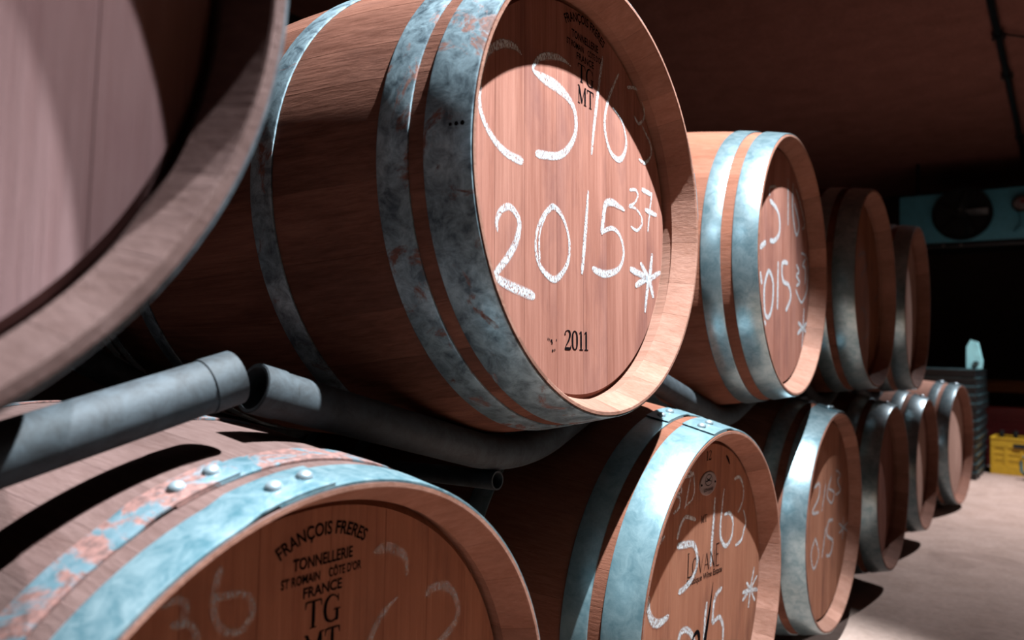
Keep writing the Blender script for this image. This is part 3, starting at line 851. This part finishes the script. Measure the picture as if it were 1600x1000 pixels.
# ------------------------------------------------------------------ tube cradles under the upper barrels
CR = 'steel tube cradles between the barrel rows'
TR = 0.0245
CL = {'U1': 'steel tube cradle under the nearest upper barrel, its sleeved end above the cyan hoops',
      'U2': 'dark bent steel tube cradle carrying the large 2011 barrel',
      'U3': 'steel tube cradle under the upper barrel behind the 2011 barrel',
      'U4': 'steel tube cradle in the dark under the shaded upper barrel',
      'U5': 'steel tube cradle under the farthest upper barrel'}
for key in ('U1', 'U2', 'U3', 'U4', 'U5'):
    root, rot, rad, Rb, R = BARREL[key]
    c = empty('barrel_cradle', root.location, CL[key], 'cradle', CR)
    c.rotation_euler = root.rotation_euler
    HL = {'U1': (0.43, 0.420), 'U2': (0.432, 0.40), 'U3': (0.415, 0.36), 'U4': (0.34, 0.34), 'U5': (0.36, 0.40)}[key]
    sf = 0.25 if key == 'U1' else 0.17
    for s, nm in ((sf, 'front_tube'), (BL - 0.17, 'rear_tube')):
        rc = rad(s) + TR + 0.003
        def wing(Hh, right):
            a0 = radians((29 if key == 'U2' else 24) if nm == 'rear_tube' else 17 if key == 'U1' else 20 if key == 'U4' or (key == 'U2' and right) else 14.5)
            half = []
            for k in range(9):
                a = a0 * k / 8
                half.append((rc * sin(a), -rc * cos(a)))
            y, z = half[-1]
            for k in range(1, 9):
                d = (Hh - y) * k / 8
                half.append((y + d, z + d * math.tan(a0)))
            return half
        path = [(BL / 2 - s, -yy, Rb + zz) for yy, zz in wing(HL[0], False)[::-1]] + [(BL / 2 - s, yy, Rb + zz) for yy, zz in wing(HL[1], True)[1:]]
        b = MB(); b.tube(path, TR, TR - 0.003, 28)
        t = b.build(nm, M['tube'], c, angle=40)
        for e in (0, 1):
            pp = path[:3] if e == 0 else path[-3:]
            p0, p1 = Vector(pp[0 if e == 0 else 2]), Vector(pp[2 if e == 0 else 0])
            d = (p1 - p0).normalized()
            b = MB(); b.tube([p0 + d * 0.0005, p0 + d * 0.030], TR + 0.0012, TR + 0.0001, 28)
            b.build('end_sleeve', M['tube'], t)
    for yy in ({'U4': 0.03, 'U5': 0.05}.get(key, -0.05),):
        s0 = sf - 0.015; r0 = rad(sf) + 2 * TR + 0.003 + 0.0135
        zz = -sqrt(max(r0 * r0 - yy * yy, 0))
        b = MB(); b.tube([(BL / 2 - s0, yy, Rb + zz), (-BL / 2 + s0, yy, Rb + zz)], 0.0135, 0.011, 18)
        b.build('cross_tube', M['tube'], c)

# ------------------------------------------------------------------ ceiling pipe and cooling unit
pp = empty('ceiling_pipe', (0.16, 6.0, 2.72), 'thin dark pipe running along the ceiling over the aisle', 'pipe')
b = MB(); b.tube([(0, -6.0, 0), (0, -1.4, 0), (0.003, 0, 0), (-0.004, 3.4, 0)], 0.022, None, 16); b.build('pipe_run', M['pipe'], pp)
for y in (-2.6, -0.9, -0.15, 1.5):
    b = MB(); b.lathe([(0.030, -0.025), (0.030, 0.025)], (0, y, 0), 'Y', 16); b.build('coupling', M['pipe'], pp)
    b = MB(); b.box((0, y + 0.08, 0.012), (0.07, 0.02, 0.036)); b.build('clamp', M['pipe'], pp)
b = MB(); b.tube([(0.02, -0.9, -0.005), (0.14, -0.72, 0.01), (0.34, -0.6, 0.015)], 0.006, None, 10); b.build('branch_wire', M['pipe'], pp)

cu = empty('cooling_unit', (-0.10, 8.2, 1.92), 'blue-grey ceiling cooling unit with large round black fan', 'cooler')
b = MB(); b.box((-0.05, 0.0, 0.235), (1.35, 0.5, 0.47), b=0.015); b.build('housing', M['panel'], cu)
b = MB(); b.lathe([(0.0, 0.0), (0.242, 0.0), (0.242, -0.055), (0.232, -0.06), (0.225, -0.03), (0.0, -0.03)], (-0.20, -0.25, 0.255), 'Y', 48); fan = b.build('fan_ring', M['black_hole'], cu)
for k in range(5):
    a = 2 * pi * k / 5
    b = MB(); b.box((0.11, 0, 0), (0.19, 0.004, 0.085), Matrix.Rotation(0.5, 3, 'X'), 0.0015)
    o = b.build('fan_blade', M['black_plastic'], fan, (-0.20, -0.29, 0.255)); o.rotation_euler = (0, a, 0)
b = MB(); b.lathe([(0.0, -0.02), (0.03, -0.02), (0.035, 0.012), (0.0, 0.012)], (-0.20, -0.29, 0.255), 'Y', 20); b.build('fan_hub', M['black_plastic'], fan)
b = MB(); b.box((-0.05, -0.03, -0.025), (1.30, 0.46, 0.05), b=0.01); b.build('drip_tray', M['black_plastic'], cu)
for x in (-0.35, -0.21):
    b = MB(); b.lathe([(0.012, 0.0), (0.010, -0.012), (0.0, -0.015)], (x, -0.265, -0.03), 'Y', 12); b.build('screw', M['brass'], cu)
for x in (-0.60, 0.50):
    b = MB(); b.box((x, 0.0, 0.65), (0.03, 0.03, 0.36)); b.build('hanger', M['pipe'], cu)
vf = MB(); vf.lathe([(0.0, -0.02), (0.055, -0.02), (0.055, 0.02), (0.0, 0.02)], (0.255, -0.30, 0.30), 'Y', 24)
vo = vf.build('valve_body', M['brass'], cu)
b = MB(); b.tube([(0.255, -0.30, 0.26), (0.255, -0.30, 0.10), (0.20, -0.28, 0.06)], 0.014, None, 12); b.build('valve_pipe', M['panel'], vo)
b = MB(); b.lathe([(0.0, -0.012), (0.018, -0.010), (0.020, 0.0)], (0.265, -0.325, 0.32), 'Y', 14); b.build('valve_cap', M['red'], vo)
b = MB(); b.lathe([(0.075, -0.012), (0.075, 0.012), (0.058, 0.012), (0.058, -0.012), (0.075, -0.012)], (0.255, -0.31, 0.30), 'Y', 24); b.build('valve_ring', M['black_plastic'], vo)

# ------------------------------------------------------------------ stacked black trays
def tray_meshes():
    w, d, h = 0.58, 0.82, 0.058
    body = MB()
    body.box((0, 0, 0.004), (w - 0.03, d - 0.03, 0.008))
    for sx in (-1, 1): body.box((sx * (w / 2 - 0.012), 0, 0.026), (0.008, d - 0.02, 0.044))
    for sy in (-1, 1): body.box((0, sy * (d / 2 - 0.012), 0.026), (w - 0.02, 0.008, 0.044))
    rim = MB()
    for sx in (-1, 1): rim.box((sx * (w / 2 - 0.006), 0, h - 0.009), (0.012, d, 0.014), b=0.003)
    for sy in (-1, 1): rim.box((0, sy * (d / 2 - 0.006), h - 0.009), (w - 0.024, 0.012, 0.014), b=0.003)
    rib = MB(); rib.box((0, 0, 0.022), (0.010, 0.012, 0.036))
    return body.mesh('tray_body', M['black_plastic'], False), rim.mesh('tray_rim', M['tray_rim']), rib.mesh('tray_rib', M['black_plastic'], False)
M['tray_rim'] = plain('tray_rim_plastic', (0.03, 0.055, 0.06), 0.22)
tb, tr, trb = tray_meshes()
NT = 13
ordinal = ['bottom', 'second', 'third', 'fourth', 'fifth', 'sixth', 'seventh', 'eighth', 'ninth', 'tenth', 'eleventh', 'twelfth', 'top']
for i in range(NT):
    lab = 'black plastic tray, %s from the floor in the tall stack' % ordinal[i]
    if i == 0: lab = 'black plastic tray on the floor, bottom of the tall stack'
    if i == NT - 1: lab = 'topmost black plastic tray of the tall stack, pale teal wedge on it'
    t = empty('plastic_tray', (-0.305 + random.uniform(-.006, .006), 6.42 + random.uniform(-.01, .01), 0.0005 + i * 0.0585), lab, 'tray', 'stacked black plastic trays')
    t.rotation_euler = (0, 0, random.uniform(-.008, .008))
    obj('tray_body', tb, t); obj('tray_rim', tr, t)
    for y in (-0.3, -0.1, 0.1, 0.3): obj('tray_rib', trb, t, (0.287, y, 0))
TZ = NT * 0.0585
b = MB()
prof = [(-0.045, 0.0), (0.045, 0.0), (0.050, 0.05), (0.022, 0.185), (-0.020, 0.200), (-0.045, 0.15)]
n = len(prof)
b.add([(x, -0.03, z) for x, z in prof] + [(x, 0.03, z) for x, z in prof], [tuple(range(n)), tuple(range(n, 2 * n))] + [(i, (i + 1) % n, n + (i + 1) % n, n + i) for i in range(n)])
w = empty('plastic_wedge', (-0.045, 6.12, TZ), 'pale teal plastic wedge standing on the tall black tray stack', 'wedge')
b.build('wedge_body', M['pale_teal'], w, smooth=False)
b = MB(); b.lathe([(0.018, 0.004), (0.018, -0.004), (0.010, -0.004), (0.010, 0.004), (0.018, 0.004)], (0.012, -0.03, 0.035), 'Y', 18); b.build('hole_ring', M['black_plastic'], w)

# ------------------------------------------------------------------ crates, bottles, shelf
def crate(name, loc, w, d, h, mat, label, rotz=0.0, cols=4, rows=3):
    c = empty(name, loc, label, 'crate', None)
    c.rotation_euler = (0, 0, rotz)
    def side(length, ax, sgn, off):
        b = MB()
        t = 0.012
        def bx(u, z, su, sz, th=t):
            if ax == 'x': b.box((u, sgn * off, z), (su, th, sz), b=0.0015)
            else: b.box((sgn * off, u, z), (th, su, sz), b=0.0015)
        bx(0, h * 0.12, length, h * 0.24); bx(0, h * 0.86, length, h * 0.26)
        for k in range(cols + 1): bx(-length / 2 + length * (k + 0.0) / cols + (0.012 if k == 0 else -0.012 if k == cols else 0), h * 0.5, 0.024, h * 0.55)
        for k in range(1, rows): bx(0, h * (0.24 + 0.5 * k / rows), length, 0.012, t * 0.7)
        bx(0, h * 0.5, length - 0.02, h * 0.52, 0.003)
        b.build('crate_side', mat, c, smooth=False)
    side(w, 'x', -1, d / 2 - 0.006); side(w, 'x', 1, d / 2 - 0.006)
    side(d - 0.024, 'y', -1, w / 2 - 0.006); side(d - 0.024, 'y', 1, w / 2 - 0.006)
    b = MB(); b.box((0, 0, 0.008), (w - 0.03, d - 0.03, 0.012)); b.build('crate_bottom', mat, c, smooth=False)
    b = MB()
    for sy in (-1, 1): b.box((0, sy * (d / 2 - 0.008), h - 0.008), (w + 0.006, 0.022, 0.016), b=0.003)
    for sx in (-1, 1): b.box((sx * (w / 2 - 0.008), 0, h - 0.008), (0.022, d - 0.03, 0.016), b=0.003)
    b.build('crate_rim', mat, c)
    return c
yc = crate('bottle_crate', (0.215, 6.66, 0), 0.38, 0.30, 0.265, M['yellow'], 'yellow plastic bottle crate on the floor near the right edge', -0.03)
b = MB(); b.box((0.05, -0.1545, 0.212), (0.20, 0.003, 0.028)); o = b.build('label_strip', M['black_plastic'], yc, smooth=False); o['label'] = 'black strip on the crate'
def bottle(x, y, label):
    t = empty('wine_bottle', (x, y, 0.018), label, 'bottle', 'bottles in the yellow crate')
    b = MB(); b.lathe([(0.0, 0.0), (0.036, 0.002), (0.037, 0.17), (0.030, 0.205), (0.0155, 0.235), (0.0145, 0.285)], n=20); b.build('bottle_body', M['bottle'], t)
    b = MB(); b.lathe([(0.0, 0.295), (0.0165, 0.295), (0.0165, 0.262), (0.0155, 0.262)], n=16); b.build('capsule', M['black_plastic'], t)
for k, nm in enumerate(('leftmost', 'second from the left', 'third from the left', 'rightmost')):
    bottle(0.085 + k * 0.085, 6.60, 'dark wine bottle standing in the yellow crate, %s' % nm)
crate('stacking_crate', (0.12, 7.22, 0), 0.40, 0.30, 0.23, M['red'], 'lower dark red plastic crate behind the yellow crate', 0.04)
crate('stacking_crate', (0.12, 7.22, 0.231), 0.40, 0.30, 0.23, M['red'], 'upper dark red plastic crate stacked behind the yellow crate', 0.02)
sh = empty('storage_shelf', (0.45, 7.62, 0), 'low timber shelf with an orange-brown front beam behind the red crates', 'shelf')
b = MB(); b.box((0, -0.19, 0.605), (1.3, 0.04, 0.075), b=0.003); b.build('front_beam', M['timber'], sh, smooth=False)
b = MB(); b.box((0, 0.19, 0.605), (1.3, 0.04, 0.075), b=0.003); b.build('rear_beam', M['timber'], sh, smooth=False)
for y in (-0.13, 0.0, 0.13):
    b = MB(); b.box((0, y, 0.655), (1.3, 0.12, 0.02), b=0.002); b.build('shelf_board', M['timber'], sh, smooth=False)
for x in (-0.60, 0.60):
    for y in (-0.19, 0.19):
        b = MB(); b.box((x, y, 0.283), (0.06, 0.06, 0.566), b=0.003); b.build('post', M['timber'], sh, smooth=False)
jg = empty('plastic_jug', (0.315, 6.30, 0), 'dark teal plastic jug on the floor, cut off by the right edge', 'jug')
b = MB(); b.lathe([(0.0, 0.0), (0.07, 0.0), (0.075, 0.01), (0.075, 0.11), (0.055, 0.15), (0.028, 0.17), (0.026, 0.195), (0.0, 0.195)], n=28); b.build('jug_body', M['dark_teal'], jg)
b = MB(); b.lathe([(0.0, 0.22), (0.030, 0.22), (0.031, 0.196), (0.0, 0.196)], n=20); b.build('jug_cap', M['pale_teal'], jg)
b = MB(); b.tube([(-0.050, 0, 0.15), (-0.085, 0, 0.16), (-0.10, 0, 0.12), (-0.098, 0, 0.06), (-0.074, 0, 0.035)], 0.009, None, 10); b.build('jug_handle', M['dark_teal'], jg)
